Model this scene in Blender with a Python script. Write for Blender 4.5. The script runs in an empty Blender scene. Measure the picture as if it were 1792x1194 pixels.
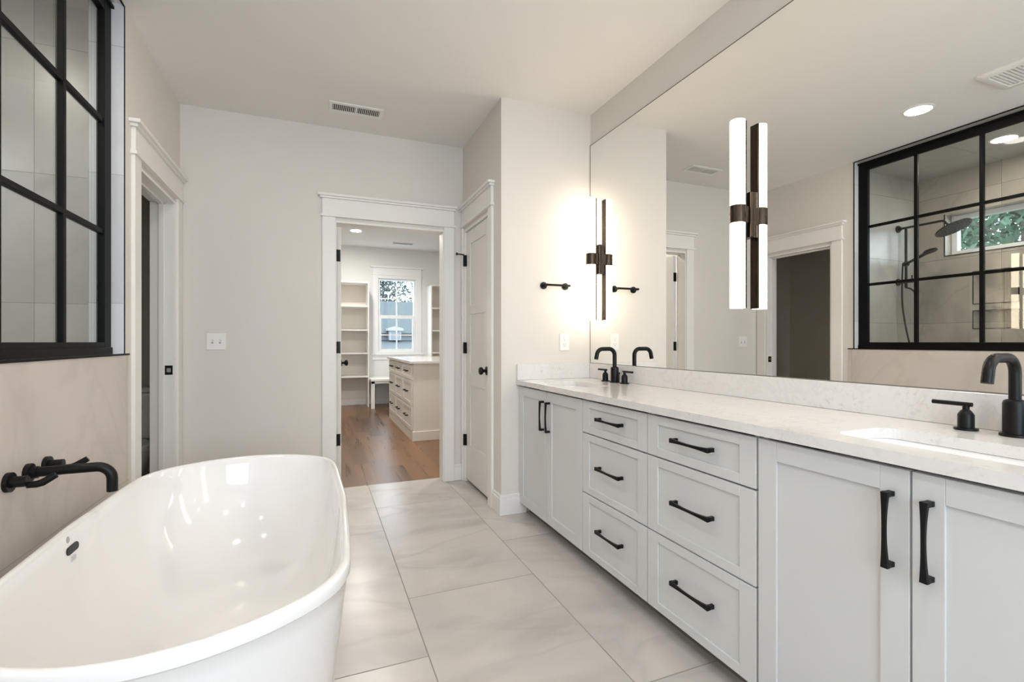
import bpy, bmesh, math, random
from mathutils import Vector, Matrix
random.seed(7)
sc = bpy.context.scene
COL = sc.collection

# ------------------------------------------------------------------ camera, world, exposure
cam_data = bpy.data.cameras.new('camera')
cam = bpy.data.objects.new('camera', cam_data)
COL.objects.link(cam)
cam.location = (0, 0, 1.135)
cam.rotation_euler = (math.radians(90), 0, math.radians(-22.085))
cam_data.sensor_width = 36
cam_data.lens = 840.42 * 36 / 1792
cam_data.shift_y = 2.25 / 1792
cam_data.clip_start = 0.02
sc.camera = cam

world = bpy.data.worlds.new('world')
sc.world = world
world.use_nodes = True
wn = world.node_tree
bg = wn.nodes['Background']
bg.inputs['Color'].default_value = (0.84, 0.92, 1.0, 1)
bg.inputs['Strength'].default_value = 5.2

sc.view_settings.view_transform = 'Standard'
sc.view_settings.look = 'None'
sc.view_settings.gamma = 1
sc.view_settings.use_curve_mapping = False
sc.view_settings.exposure = 0.65
sc.cycles.use_denoising = True
sc.cycles.max_bounces = 14
sc.cycles.diffuse_bounces = 8
sc.cycles.glossy_bounces = 6
sc.cycles.transparent_max_bounces = 16
sc.cycles.sample_clamp_indirect = 6

SCONCE_E = 9.0
CAN_E = 108.0


def portal(name, loc, rot, sx, sy):
    """guides the sky's light through a window opening"""
    l = bpy.data.lights.new(name, 'AREA')
    l.shape = 'RECTANGLE'
    l.size, l.size_y = sx, sy
    l.cycles.is_portal = True
    o = bpy.data.objects.new(name, l)
    o.location, o.rotation_euler = loc, rot
    COL.objects.link(o)
    return o


R90 = math.radians(90)
portal('daylight_bath_window', (0.35, -1.74, 1.6), (R90, 0, 0), 2.3, 1.7)
portal('daylight_shower_window', (-2.26, 1.98, 2.16), (0, -R90, 0), 0.40, 1.5)
portal('daylight_closet_window', (1.39, 9.30, 1.62), (-R90, 0, 0), 0.72, 1.4)

# ------------------------------------------------------------------ dimensions
XL, XM, YB, YE, XC, ZC = -0.857, 1.796, 3.84, 2.945, 1.119, 2.743
YN, YBB = -1.6, 3.96            # near wall, back face of the back wall
XLI = -0.985                    # inner (shower) face of the left wall
XS, YS, YS0 = -2.01, 2.93, 0.30 # shower far wall, end wall, near wall
ZCL = 2.88                      # closet ceiling
YF = 9.15                       # closet far wall
CT = 0.885                      # counter top

# ------------------------------------------------------------------ mesh helpers
WO = {}


class MB:
    def __init__(self, xf=None):
        self.bm = bmesh.new()
        self.xf = xf
        self.mi = 0

    def _v(self, p):
        if self.xf:
            p = self.xf(*p)
        return self.bm.verts.new(p)

    def face(self, vs, smooth=False):
        try:
            f = self.bm.faces.new(vs)
            f.smooth = smooth
            f.material_index = self.mi
            return f
        except ValueError:
            return None

    def box(self, x0, y0, z0, x1, y1, z1):
        v = [self._v(p) for p in ((x0, y0, z0), (x1, y0, z0), (x1, y1, z0), (x0, y1, z0),
                                  (x0, y0, z1), (x1, y0, z1), (x1, y1, z1), (x0, y1, z1))]
        for q in ((0, 3, 2, 1), (4, 5, 6, 7), (0, 1, 5, 4), (1, 2, 6, 5), (2, 3, 7, 6), (3, 0, 4, 7)):
            self.face([v[i] for i in q])
        return self

    def loft(self, rings, cap0=True, cap1=True, smooth=True, closed=True):
        vs = [[self._v(p) for p in r] for r in rings]
        n = len(vs[0])
        m = n if closed else n - 1
        for a, b in zip(vs, vs[1:]):
            for i in range(m):
                j = (i + 1) % n
                self.face([a[i], a[j], b[j], b[i]], smooth)
        if cap0:
            self.face(vs[0][::-1])
        if cap1:
            self.face(vs[-1])
        return self

    def cyl(self, p0, p1, r0, r1=None, n=24, smooth=True):
        r1 = r0 if r1 is None else r1
        return self.tube([p0, p1], [r0, r1], n, smooth)

    def tube(self, pts, r, n=16, smooth=True, flat=None):
        pts = [Vector(p) for p in pts]
        rs = r if isinstance(r, (list, tuple)) else [r] * len(pts)
        t0 = (pts[1] - pts[0]).normalized()
        ref = Vector((0, 0, 1)) if abs(t0.z) < 0.9 else Vector((1, 0, 0))
        nrm = t0.cross(ref).normalized()
        rings = []
        for i, p in enumerate(pts):
            if i == 0:
                t = t0
            elif i == len(pts) - 1:
                t = (pts[i] - pts[i - 1]).normalized()
            else:
                t = ((pts[i + 1] - p).normalized() + (p - pts[i - 1]).normalized()).normalized()
            nrm = (nrm - t * nrm.dot(t)).normalized()
            b = t.cross(nrm)
            ring = []
            for k in range(n):
                a = 2 * math.pi * k / n
                ring.append(tuple(p + nrm * (math.cos(a) * rs[i]) + b * (math.sin(a) * rs[i] * (flat or 1))))
            rings.append(ring)
        return self.loft(rings, True, True, smooth)

    def lathe(self, c, prof, n=32, cap0=True, cap1=True):
        rings = [[(c[0] + r * math.cos(2 * math.pi * k / n), c[1] + r * math.sin(2 * math.pi * k / n), c[2] + z)
                  for k in range(n)] for r, z in prof]
        return self.loft(rings, cap0, cap1)

    def build(self, name, mat, parent=None, bevel=0, seg=2, origin=None, smooth_angle=40):
        bmesh.ops.recalc_face_normals(self.bm, faces=self.bm.faces[:])
        o = Vector(WO[parent.name]) if parent is not None else Vector(origin or (0, 0, 0))
        for v in self.bm.verts:
            v.co -= o
        self.bm.normal_update()
        lim = math.radians(smooth_angle)
        for e in self.bm.edges:
            if len(e.link_faces) == 2 and e.calc_face_angle(0) > lim:
                e.smooth = False
        me = bpy.data.meshes.new(name)
        self.bm.to_mesh(me)
        self.bm.free()
        for m in (mat if isinstance(mat, (list, tuple)) else [mat]):
            me.materials.append(m)
        ob = bpy.data.objects.new(name, me)
        COL.objects.link(ob)
        if parent is not None:
            ob.parent = parent
            WO[ob.name] = tuple(o)
        else:
            ob.location = o
            WO[ob.name] = tuple(o)
        if bevel:
            b = ob.modifiers.new('bevel', 'BEVEL')
            b.width, b.segments, b.limit_method, b.angle_limit = bevel, seg, 'ANGLE', math.radians(50)
            b.harden_normals = False
        return ob


def thing(name, label, cat, loc, group=None):
    o = bpy.data.objects.new(name, None)
    o.empty_display_size = 0.05
    COL.objects.link(o)
    o.location = loc
    WO[o.name] = tuple(loc)
    o['label'], o['category'] = label, cat
    if group:
        o['group'] = group
    return o


def tag(o, label, cat, group=None):
    o['label'], o['category'] = label, cat
    if group:
        o['group'] = group
    return o


def struct(o, label=None, cat=None):
    o['kind'] = 'structure'
    if label:
        o['label'] = label
        o['category'] = cat
    return o


def kids(o):
    return [c for c in bpy.data.objects if c.parent == o]


def copy_tree(o, loc=None, label=None, parent=None):
    c = o.copy()
    COL.objects.link(c)
    if parent is not None:
        c.parent = parent
    if loc is not None:
        c.location = loc
    if label:
        c['label'] = label
    for k in kids(o):
        copy_tree(k, None, None, c)
    return c


# ------------------------------------------------------------------ materials
def mat(name, color, rough=0.5, metal=0.0, emit=None, estr=0.0, coat=0.0, spec=0.5):
    m = bpy.data.materials.new(name)
    m.use_nodes = True
    b = m.node_tree.nodes['Principled BSDF']
    b.inputs['Base Color'].default_value = (*color, 1)
    b.inputs['Roughness'].default_value = rough
    b.inputs['Metallic'].default_value = metal
    b.inputs['Specular IOR Level'].default_value = spec
    b.inputs['Coat Weight'].default_value = coat
    b.inputs['Coat Roughness'].default_value = 0.05
    if emit:
        b.inputs['Emission Color'].default_value = (*emit, 1)
        b.inputs['Emission Strength'].default_value = estr
    return m


class NT:
    def __init__(self, m):
        self.m, self.t = m, m.node_tree
        self.bsdf = self.t.nodes.get('Principled BSDF')

    def n(self, typ, **kw):
        x = self.t.nodes.new(typ)
        for k, v in kw.items():
            if k in ('operation', 'blend_type', 'data_type', 'noise_dimensions', 'feature', 'interpolation_type', 'use_clamp', 'normalize', 'bands_direction', 'wave_type'):
                setattr(x, k, v)
        return x

    def link(self, a, b):
        self.t.links.new(a, b)

    def math(self, op, a, b=None, c=None, clamp=False):
        x = self.t.nodes.new('ShaderNodeMath')
        x.operation, x.use_clamp = op, clamp
        for i, v in enumerate((a, b, c)):
            if v is None:
                continue
            if isinstance(v, (int, float)):
                x.inputs[i].default_value = v
            else:
                self.link(v, x.inputs[i])
        return x.outputs[0]

    def pos(self):
        g = self.t.nodes.new('ShaderNodeNewGeometry')
        s = self.t.nodes.new('ShaderNodeSeparateXYZ')
        self.link(g.outputs['Position'], s.inputs[0])
        return g.outputs['Position'], s.outputs

    def comb(self, x, y, z):
        c = self.t.nodes.new('ShaderNodeCombineXYZ')
        for i, v in enumerate((x, y, z)):
            if isinstance(v, (int, float)):
                c.inputs[i].default_value = v
            else:
                self.link(v, c.inputs[i])
        return c.outputs[0]

    def noise(self, vec, scale, detail=4, rough=0.55, dist=0.0):
        x = self.t.nodes.new('ShaderNodeTexNoise')
        x.inputs['Scale'].default_value, x.inputs['Detail'].default_value = scale, detail
        x.inputs['Roughness'].default_value, x.inputs['Distortion'].default_value = rough, dist
        if vec is not None:
            self.link(vec, x.inputs['Vector'])
        return x.outputs['Fac']

    def ramp(self, fac, stops, interp='LINEAR'):
        r = self.t.nodes.new('ShaderNodeValToRGB')
        r.color_ramp.interpolation = interp
        e = r.color_ramp.elements
        while len(e) < len(stops):
            e.new(0.5)
        for el, (p, c) in zip(e, stops):
            el.position = p
            el.color = (*c, 1) if len(c) == 3 else c
        self.link(fac, r.inputs[0])
        return r.outputs[0]

    def mix(self, fac, a, b, blend='MIX'):
        x = self.t.nodes.new('ShaderNodeMix')
        x.data_type, x.blend_type = 'RGBA', blend
        for sock, v in ((x.inputs[0], fac), (x.inputs[6], a), (x.inputs[7], b)):
            if isinstance(v, (int, float)):
                sock.default_value = v
            elif isinstance(v, tuple):
                sock.default_value = (*v, 1) if len(v) == 3 else v
            else:
                self.link(v, sock)
        return x.outputs[2]

    def bump(self, h, strength=0.1, dist=0.01):
        b = self.t.nodes.new('ShaderNodeBump')
        b.inputs['Strength'].default_value, b.inputs['Distance'].default_value = strength, dist
        self.link(h, b.inputs['Height'])
        self.link(b.outputs[0], self.bsdf.inputs['Normal'])


def paint(name, color, rough=0.6, bump=0.04):
    m = mat(name, color, rough, spec=0.3)
    t = NT(m)
    p, _ = t.pos()
    f = t.noise(p, 1.7, 2)
    t.link(t.mix(f, tuple(c * 0.985 for c in color), tuple(min(1, c * 1.015) for c in color)), t.bsdf.inputs['Base Color'])
    t.bump(t.noise(p, 260, 2), bump, 0.002)
    return m


def tile_mat(name, ca, cb, vein, grout, ax_a, wa, a0, ax_b, wb, b0, step, rough=0.28, vein_amt=0.5, g=0.0016):
    """Large stone-look tiles: columns of width wa across axis ax_a, joints every wb along ax_b, shifted by step per column."""
    m = mat(name, ca, rough)
    t = NT(m)
    p, s = t.pos()
    A = t.math('DIVIDE', t.math('SUBTRACT', s[ax_a], a0), wa)
    ci = t.math('FLOOR', A)
    fa = t.math('MULTIPLY', t.math('SUBTRACT', A, ci), wa)
    B = t.math('DIVIDE', t.math('SUBTRACT', t.math('SUBTRACT', s[ax_b], b0), t.math('MULTIPLY', ci, step)), wb)
    bi = t.math('FLOOR', B)
    fb = t.math('MULTIPLY', t.math('SUBTRACT', B, bi), wb)
    ea = t.math('MINIMUM', fa, t.math('SUBTRACT', wa, fa))
    eb = t.math('MINIMUM', fb, t.math('SUBTRACT', wb, fb))
    gr = t.math('LESS_THAN', t.math('MINIMUM', ea, eb), g)
    w = t.t.nodes.new('ShaderNodeTexWhiteNoise')
    w.noise_dimensions = '2D'
    t.link(t.comb(ci, bi, 0), w.inputs['Vector'])
    off = t.t.nodes.new('ShaderNodeVectorMath')
    off.operation = 'MULTIPLY_ADD'
    t.link(w.outputs['Color'], off.inputs[0])
    off.inputs[1].default_value = (9, 9, 9)
    t.link(p, off.inputs[2])
    v = off.outputs[0]
    cloud = t.noise(v, 1.3, 5, 0.6, 0.6)
    streak_map = t.t.nodes.new('ShaderNodeMapping')
    streak_map.inputs['Rotation'].default_value = (0.5, 0.4, 1.0)
    streak_map.inputs['Scale'].default_value = (0.9, 1.9, 1.3)
    t.link(v, streak_map.inputs['Vector'])
    st = t.noise(streak_map.outputs[0], 0.75, 4, 0.5, 0.9)
    ridge = t.math('ABSOLUTE', t.math('SUBTRACT', st, 0.5))
    veinf = t.math('MULTIPLY', t.math('SUBTRACT', 1.0, t.math('MULTIPLY', ridge, 38.0), clamp=True), vein_amt)
    col = t.mix(t.ramp(cloud, [(0.32, (0, 0, 0)), (0.68, (1, 1, 1))]), ca, cb)
    patch = t.ramp(t.noise(streak_map.outputs[0], 0.8, 3, 0.5, 2.0), [(0.5, (0, 0, 0)), (0.7, (1, 1, 1))])
    col = t.mix(t.math('MULTIPLY', patch, 0.5), col, vein)
    col = t.mix(veinf, col, vein)
    tone = t.math('MULTIPLY_ADD', w.outputs['Value'], 0.07, 0.965)
    col = t.mix(1.0, col, t.comb(tone, tone, tone), 'MULTIPLY')
    col = t.mix(t.math('MULTIPLY', gr, 0.95), col, grout)
    t.link(col, t.bsdf.inputs['Base Color'])
    t.link(t.math('MULTIPLY_ADD', gr, 0.4, rough), t.bsdf.inputs['Roughness'])
    h = t.math('SUBTRACT', 1.0, gr)
    t.bump(h, 0.3, 0.001)
    return m


def clear_glass(name, tint=(0.97, 0.985, 0.98), refl=0.045):
    m = bpy.data.materials.new(name)
    m.use_nodes = True
    t = m.node_tree
    t.nodes.clear()
    out = t.nodes.new('ShaderNodeOutputMaterial')
    mx = t.nodes.new('ShaderNodeMixShader')
    tr = t.nodes.new('ShaderNodeBsdfTransparent')
    gl = t.nodes.new('ShaderNodeBsdfGlossy')
    gl.inputs['Roughness'].default_value = 0.0
    tr.inputs['Color'].default_value = (*tint, 1)
    lw = t.nodes.new('ShaderNodeLayerWeight')
    lw.inputs['Blend'].default_value = 0.5
    pw = t.nodes.new('ShaderNodeMath')
    pw.operation = 'POWER'
    pw.inputs[1].default_value = 5
    ma = t.nodes.new('ShaderNodeMath')
    ma.operation = 'MULTIPLY_ADD'
    ma.inputs[1].default_value, ma.inputs[2].default_value = 1 - refl, refl
    t.links.new(lw.outputs['Facing'], pw.inputs[0])
    t.links.new(pw.outputs[0], ma.inputs[0])
    t.links.new(ma.outputs[0], mx.inputs[0])
    t.links.new(tr.outputs[0], mx.inputs[1])
    t.links.new(gl.outputs[0], mx.inputs[2])
    t.links.new(mx.outputs[0], out.inputs[0])
    return m


WALL = paint('wall paint', (0.70, 0.662, 0.615))
WALLC = paint('closet wall paint', (0.72, 0.73, 0.72))
CEIL = paint('ceiling paint', (0.78, 0.76, 0.735), 0.8, 0.08)
TRIM = mat('white trim paint', (0.80, 0.775, 0.745), 0.35)
DOORW = mat('door paint', (0.76, 0.735, 0.70), 0.4)
CAB = mat('cabinet paint', (0.62, 0.625, 0.62), 0.35)
ISL = mat('island paint', (0.70, 0.66, 0.60), 0.4)
SHELFM = mat('shelf paint', (0.82, 0.81, 0.78), 0.4)
BLACK = mat('matte black metal', (0.005, 0.005, 0.005), 0.38, spec=0.22)
BLACKF = mat('black window frame', (0.004, 0.004, 0.004), 0.5, spec=0.12)
BRONZE = mat('dark bronze', (0.055, 0.040, 0.030), 0.24, 0.9)
PORC = mat('white acrylic', (0.80, 0.785, 0.775), 0.08, coat=0.5)
SINKM = mat('white porcelain', (0.88, 0.88, 0.88), 0.1, coat=0.3)
PLATE = mat('white plastic', (0.82, 0.80, 0.77), 0.35)
DARKSLOT = mat('dark slot', (0.02, 0.02, 0.02), 0.7)
TOE = mat('toe kick', (0.16, 0.14, 0.12), 0.7)  # shade under the cabinets put into a dark base colour
MIRROR = mat('mirror silver', (0.93, 0.925, 0.90), 0.0, 1.0)
MEDGE = mat('mirror edge', (0.16, 0.15, 0.13), 0.4)
GLASS = clear_glass('clear glass')
WGLASS = clear_glass('window glass', (0.93, 0.97, 1.0))
TUBE = mat('lit frosted tube', (0.9, 0.87, 0.8), 0.4, emit=(1.0, 0.84, 0.63), estr=SCONCE_E)
CAN = mat('lit diffuser', (0.9, 0.88, 0.84), 0.5, emit=(1.0, 0.93, 0.85), estr=CAN_E)
CANS = mat('shower lit diffuser', (0.9, 0.88, 0.84), 0.5, emit=(1.0, 0.92, 0.80), estr=CAN_E * 0.95)
CANC = mat('closet lit diffuser', (0.9, 0.9, 0.9), 0.5, emit=(1.0, 0.96, 0.90), estr=CAN_E * 3.6)
WCPAINT = mat('toilet room paint', (0.10, 0.092, 0.08), 0.55)
CHROME = mat('brushed nickel', (0.6, 0.58, 0.55), 0.3, 1.0)
VINYL = mat('white vinyl', (0.85, 0.87, 0.88), 0.35)
STICKER = mat('grey sticker', (0.36, 0.355, 0.35), 0.5)
PAPER = mat('white sticker', (0.55, 0.54, 0.53), 0.6)

# toilet-room walls: taupe paint with faint chalky scuffs
t = NT(WCPAINT)
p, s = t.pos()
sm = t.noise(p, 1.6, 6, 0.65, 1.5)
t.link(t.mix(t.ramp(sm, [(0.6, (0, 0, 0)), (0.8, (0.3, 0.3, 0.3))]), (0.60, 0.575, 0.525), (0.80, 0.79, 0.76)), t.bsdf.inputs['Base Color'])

FLOORT = tile_mat('floor tile', (0.56, 0.515, 0.475), (0.46, 0.43, 0.40), (0.36, 0.33, 0.305), (0.23, 0.205, 0.18), 0, 0.607, 0.374, 1, 1.25, 2.142, 0.42, 0.26, 0.28, 0.0022)
TUBT = tile_mat('tub wall tile', (0.60, 0.545, 0.50), (0.55, 0.50, 0.455), (0.45, 0.40, 0.36), (0.42, 0.38, 0.34), 1, 1.22, 1.62, 2, 0.61, 0.47, 0.0, 0.35, 0.25)
SHT_Y = tile_mat('shower end tile', (0.50, 0.49, 0.455), (0.39, 0.38, 0.355), (0.29, 0.28, 0.26), (0.20, 0.19, 0.175), 0, 1.22, -1.23, 2, 0.61, 0.71, 0.0, 0.3, 0.4)
SHT_X = tile_mat('shower wall tile', (0.50, 0.455, 0.40), (0.40, 0.365, 0.32), (0.30, 0.27, 0.24), (0.17, 0.155, 0.14), 1, 1.22, 2.30, 2, 0.61, 0.71, 0.0, 0.3, 0.4)
SHT_C = tile_mat('shower ceiling tile', (0.50, 0.48, 0.45), (0.43, 0.42, 0.395), (0.34, 0.33, 0.31), (0.24, 0.22, 0.19), 0, 0.61, -1.6, 1, 1.22, 2.3, 0.0, 0.3, 0.4)
REVEAL = tile_mat('reveal tile', (0.66, 0.66, 0.67), (0.60, 0.60, 0.615), (0.54, 0.54, 0.55), (0.42, 0.42, 0.42), 0, 3.0, -2.5, 2, 0.61, 0.71, 0.0, 0.3, 0.2)

# quartz with fine grey specks
QUARTZ = mat('white quartz', (0.80, 0.765, 0.725), 0.12)
t = NT(QUARTZ)
p, s = t.pos()
a = t.noise(p, 6, 5, 0.6, 0.8)
b = t.noise(p, 55, 3, 0.6)
sp = t.math('MULTIPLY', t.ramp(a, [(0.45, (0, 0, 0)), (0.62, (1, 1, 1))]), t.ramp(b, [(0.55, (0, 0, 0)), (0.68, (1, 1, 1))]))
vv = t.math('SUBTRACT', 1.0, t.math('MULTIPLY', t.math('ABSOLUTE', t.math('SUBTRACT', t.noise(p, 3.2, 6, 0.6, 1.4), 0.5)), 40.0), clamp=True)
c = t.mix(t.math('MULTIPLY', sp, 0.45), (0.72, 0.70, 0.685), (0.48, 0.46, 0.45))
c = t.mix(t.math('MULTIPLY', vv, 0.2), c, (0.52, 0.50, 0.48))
t.link(c, t.bsdf.inputs['Base Color'])

# hardwood planks running into the closet
WOOD = mat('hardwood', (0.3, 0.15, 0.07), 0.3)
t = NT(WOOD)
p, s = t.pos()
A = t.math('DIVIDE', t.math('SUBTRACT', s[0], 0.035), 0.14)
ci = t.math('FLOOR', A)
fa = t.math('MULTIPLY', t.math('SUBTRACT', A, ci), 0.14)
w1 = t.t.nodes.new('ShaderNodeTexWhiteNoise'); w1.noise_dimensions = '1D'; t.link(ci, w1.inputs['W'])
B = t.math('ADD', t.math('DIVIDE', s[1], 1.5), w1.outputs['Value'])
bi = t.math('FLOOR', B)
fb = t.math('MULTIPLY', t.math('SUBTRACT', B, bi), 1.5)
w2 = t.t.nodes.new('ShaderNodeTexWhiteNoise'); w2.noise_dimensions = '2D'; t.link(t.comb(ci, bi, 0), w2.inputs['Vector'])
gv = t.comb(t.math('MULTIPLY', s[0], 9.0), t.math('ADD', t.math('MULTIPLY', s[1], 0.4), t.math('MULTIPLY', w2.outputs['Value'], 20.0)), 0)
gn = t.noise(gv, 2.6, 4, 0.5, 0.8)
colw = t.ramp(gn, [(0.25, (0.105, 0.048, 0.019)), (0.5, (0.15, 0.072, 0.030)), (0.8, (0.21, 0.108, 0.047))])
tone = t.math('MULTIPLY_ADD', w2.outputs['Value'], 0.75, 0.58)
colw = t.mix(1.0, colw, t.comb(tone, tone, tone), 'MULTIPLY')
gap = t.math('LESS_THAN', t.math('MINIMUM', fa, fb), 0.0035)
colw = t.mix(t.math('MULTIPLY', gap, 0.35), colw, (0.06, 0.03, 0.015))
t.link(colw, t.bsdf.inputs['Base Color'])
t.link(t.math('MULTIPLY_ADD', gn, 0.2, 0.2), t.bsdf.inputs['Roughness'])

# ------------------------------------------------------------------ room shell
m = MB(); m.box(-2.15, YN - 0.12, -0.1, XM + 0.12, YBB, 0)
struct(m.build('floor', FLOORT))
m = MB(); m.box(-2.3, YBB, -0.1, XLI, 4.62, 0)
struct(m.build('floor_toilet_room', FLOORT))
m = MB(); m.box(-0.85, YBB, -0.1, 3.5, YF + 0.12, 0)
struct(m.build('floor_closet', WOOD))
m = MB(); m.box(XL - 0.03, YN - 0.12, ZC, XM + 0.12, YBB, ZC + 0.1); m.box(-2.4, YS, ZC, XL - 0.03, 4.62, ZC + 0.1)
struct(m.build('ceiling', CEIL))
m = MB(); m.box(-2.3, YS0 - 0.1, ZC, XL - 0.03, YS, ZC + 0.1)
struct(m.build('ceiling_shower', SHT_C))
m = MB(); m.box(-0.85, YBB - 0.001, ZCL, 3.5, YF + 0.12, ZCL + 0.1)
struct(m.build('ceiling_closet', paint('closet ceiling paint', (0.80, 0.81, 0.81), 0.8)))

# left wall: glazed opening to the shower (sill 1.078, up to the ceiling), door opening to the toilet room
OY0, OY1, OZ = 0.36, 2.82, 1.075
WY0, WY1, DZ = 3.02, 3.725, 2.05
m = MB()
m.box(XLI, YN, 0, XL, OY0, ZC)
m.box(XLI, OY0, 0, XL, OY1, OZ)
m.box(XLI, OY1, 0, XL, WY0, ZC)
m.box(XLI, WY0, DZ, XL, WY1, ZC)
m.box(XLI, WY1, 0, XL, YBB, ZC)
struct(m.build('wall_left', WALL))
# tile cladding: tub wall, ledge and reveal of the opening
m = MB(); m.box(XL, -0.4, 0, XL + 0.007, 2.868, OZ)
struct(m.build('wall_tub_tile', TUBT))
m = MB(); m.box(XLI, OY0, OZ, XL + 0.007, OY1, OZ + 0.004)
m.box(XLI, OY1 - 0.006, OZ, XL + 0.004, OY1, ZC); m.box(XLI, OY0, OZ, XL + 0.004, OY0 + 0.006, ZC)
struct(m.build('trim_1', REVEAL))
m = MB(); m.box(XL + 0.0055, -0.4, OZ - 0.002, XL + 0.0105, 2.8715, OZ + 0.0065)
m.box(XL + 0.0015, OY1 - 0.0045, OZ + 0.004, XL + 0.0065, OY1 + 0.0035, ZC - 0.006); m.box(XL + 0.0015, OY0, ZC - 0.010, XL + 0.0065, OY1 + 0.0035, ZC - 0.002)
struct(m.build('trim_2', BLACKF))

# back wall with the closet doorway
DX0, DX1 = 0.118, 0.966
m = MB()
m.box(XL, YB, 0, DX0, YBB, ZCL)
m.box(DX0, YB, DZ, DX1, YBB, ZCL)
m.box(DX1, YB, 0, 3.4, YBB, ZCL)
m.box(-0.9, YB + 0.06, 0, XL, YBB, ZCL)
struct(m.build('wall_back', [WALL]))
# wall at the end of the vanity and the linen closet wall
m = MB(); m.box(XC, YE, 0, XM, YE + 0.115, ZC)
struct(m.build('wall_vanity_end', WALL))
LY0, LY1 = 3.175, 3.80
m = MB()
m.box(XC, YE + 0.115, 0, XC + 0.12, LY0, ZC)
m.box(XC, LY0, DZ, XC + 0.12, LY1, ZC)
m.box(XC, LY1, 0, XC + 0.12, YB, ZC)
struct(m.build('wall_linen', WALL))
m = MB(); m.box(XM, YN - 0.12, 0, XM + 0.12, YBB, ZC)
struct(m.build('wall_right', WALL))
# wall behind the camera with its window opening
m = MB()
NX0, NX1, NZ0, NZ1 = -0.75, 1.45, 0.78, 2.42
m.box(XLI, YN - 0.12, 0, NX0, YN, ZC); m.box(NX1, YN - 0.12, 0, XM, YN, ZC)
m.box(NX0, YN - 0.12, 0, NX1, YN, NZ0); m.box(NX0, YN - 0.12, NZ1, NX1, YN, ZC)
struct(m.build('wall_near', WALL))

# shower walls
SWY0, SWY1, SWZ0, SWZ1 = 1.25, 2.71, 1.966, 2.353
NI = [(1.49, 1.779), (1.264, 1.42)]
NY0, NY1 = 2.19, 2.494
m = MB()
x0, x1 = XS - 0.2, XS
m.box(x0, YS0 - 0.1, 0, x1, NY0, SWZ0)
m.box(x0, NY1, 0, x1, YS + 0.1, SWZ0)
m.box(x0, NY0, 0, x1, NY1, NI[1][0])
m.box(x0, NY0, NI[1][1], x1, NY1, NI[0][0])
m.box(x0, NY0, NI[0][1], x1, NY1, SWZ0)
for za, zb in NI:
    m.box(x0, NY0, za, XS - 0.09, NY1, zb)
m.box(x0, YS0 - 0.1, SWZ0, x1, SWY0, ZC); m.box(x0, SWY1, SWZ0, x1, YS + 0.1, ZC)
m.box(x0, SWY0, SWZ1, x1, SWY1, ZC)
struct(m.build('wall_shower_far', SHT_X))
m = MB(); m.box(XS, YS, 0, XLI, YS + 0.085, ZC)
struct(m.build('wall_shower_end', SHT_Y))
m = MB(); m.box(XS, YS0 - 0.1, 0, XLI, YS0, ZC)
struct(m.build('wall_shower_near', SHT_Y))
m = MB(); m.box(XLI - 0.006, YS0, 0, XLI, YS, OZ); m.box(XLI - 0.006, OY1, OZ, XLI, YS, ZC)
struct(m.build('wall_shower_inner', SHT_X))
# black edge trim round niches and the shower window
m = MB()
for za, zb in NI:
    e = 0.008
    m.box(XS, NY0 - e, za - e, XS + 0.004, NY1 + e, za); m.box(XS, NY0 - e, zb, XS + 0.004, NY1 + e, zb + e)
    m.box(XS, NY0 - e, za, XS + 0.004, NY0, zb); m.box(XS, NY1, za, XS + 0.004, NY1 + e, zb)
e = 0.009
m.box(XS, SWY0, SWZ0 - e, XS + 0.004, SWY1 + e, SWZ0); m.box(XS, SWY1, SWZ0, XS + 0.004, SWY1 + e, SWZ1 + e)
struct(m.build('trim_3', BLACKF))

# toilet room
m = MB()
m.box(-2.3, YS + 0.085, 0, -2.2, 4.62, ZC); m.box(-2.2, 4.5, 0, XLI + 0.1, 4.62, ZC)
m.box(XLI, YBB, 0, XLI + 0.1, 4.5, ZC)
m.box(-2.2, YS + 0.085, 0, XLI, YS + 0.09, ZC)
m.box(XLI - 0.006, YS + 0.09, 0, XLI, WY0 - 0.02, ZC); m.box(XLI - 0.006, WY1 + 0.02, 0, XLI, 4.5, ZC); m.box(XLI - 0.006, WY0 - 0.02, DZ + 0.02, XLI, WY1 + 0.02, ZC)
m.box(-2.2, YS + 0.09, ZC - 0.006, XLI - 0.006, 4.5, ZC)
struct(m.build('wall_toilet_room', WCPAINT))

# closet walls with the far window
CWX0, CWX1, CWZ0, CWZ1 = 1.05, 1.735, 0.955, 2.32
m = MB()
m.box(-0.85, YF, 0, CWX0, YF + 0.12, ZCL); m.box(CWX1, YF, 0, 3.5, YF + 0.12, ZCL)
m.box(CWX0, YF, 0, CWX1, YF + 0.12, CWZ0); m.box(CWX0, YF, CWZ1, CWX1, YF + 0.12, ZCL)
m.box(-0.85, YBB, 0, -0.75, YF, ZCL); m.box(3.4, YBB, 0, 3.5, YF, ZCL)
struct(m.build('wall_closet', WALLC))

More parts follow.
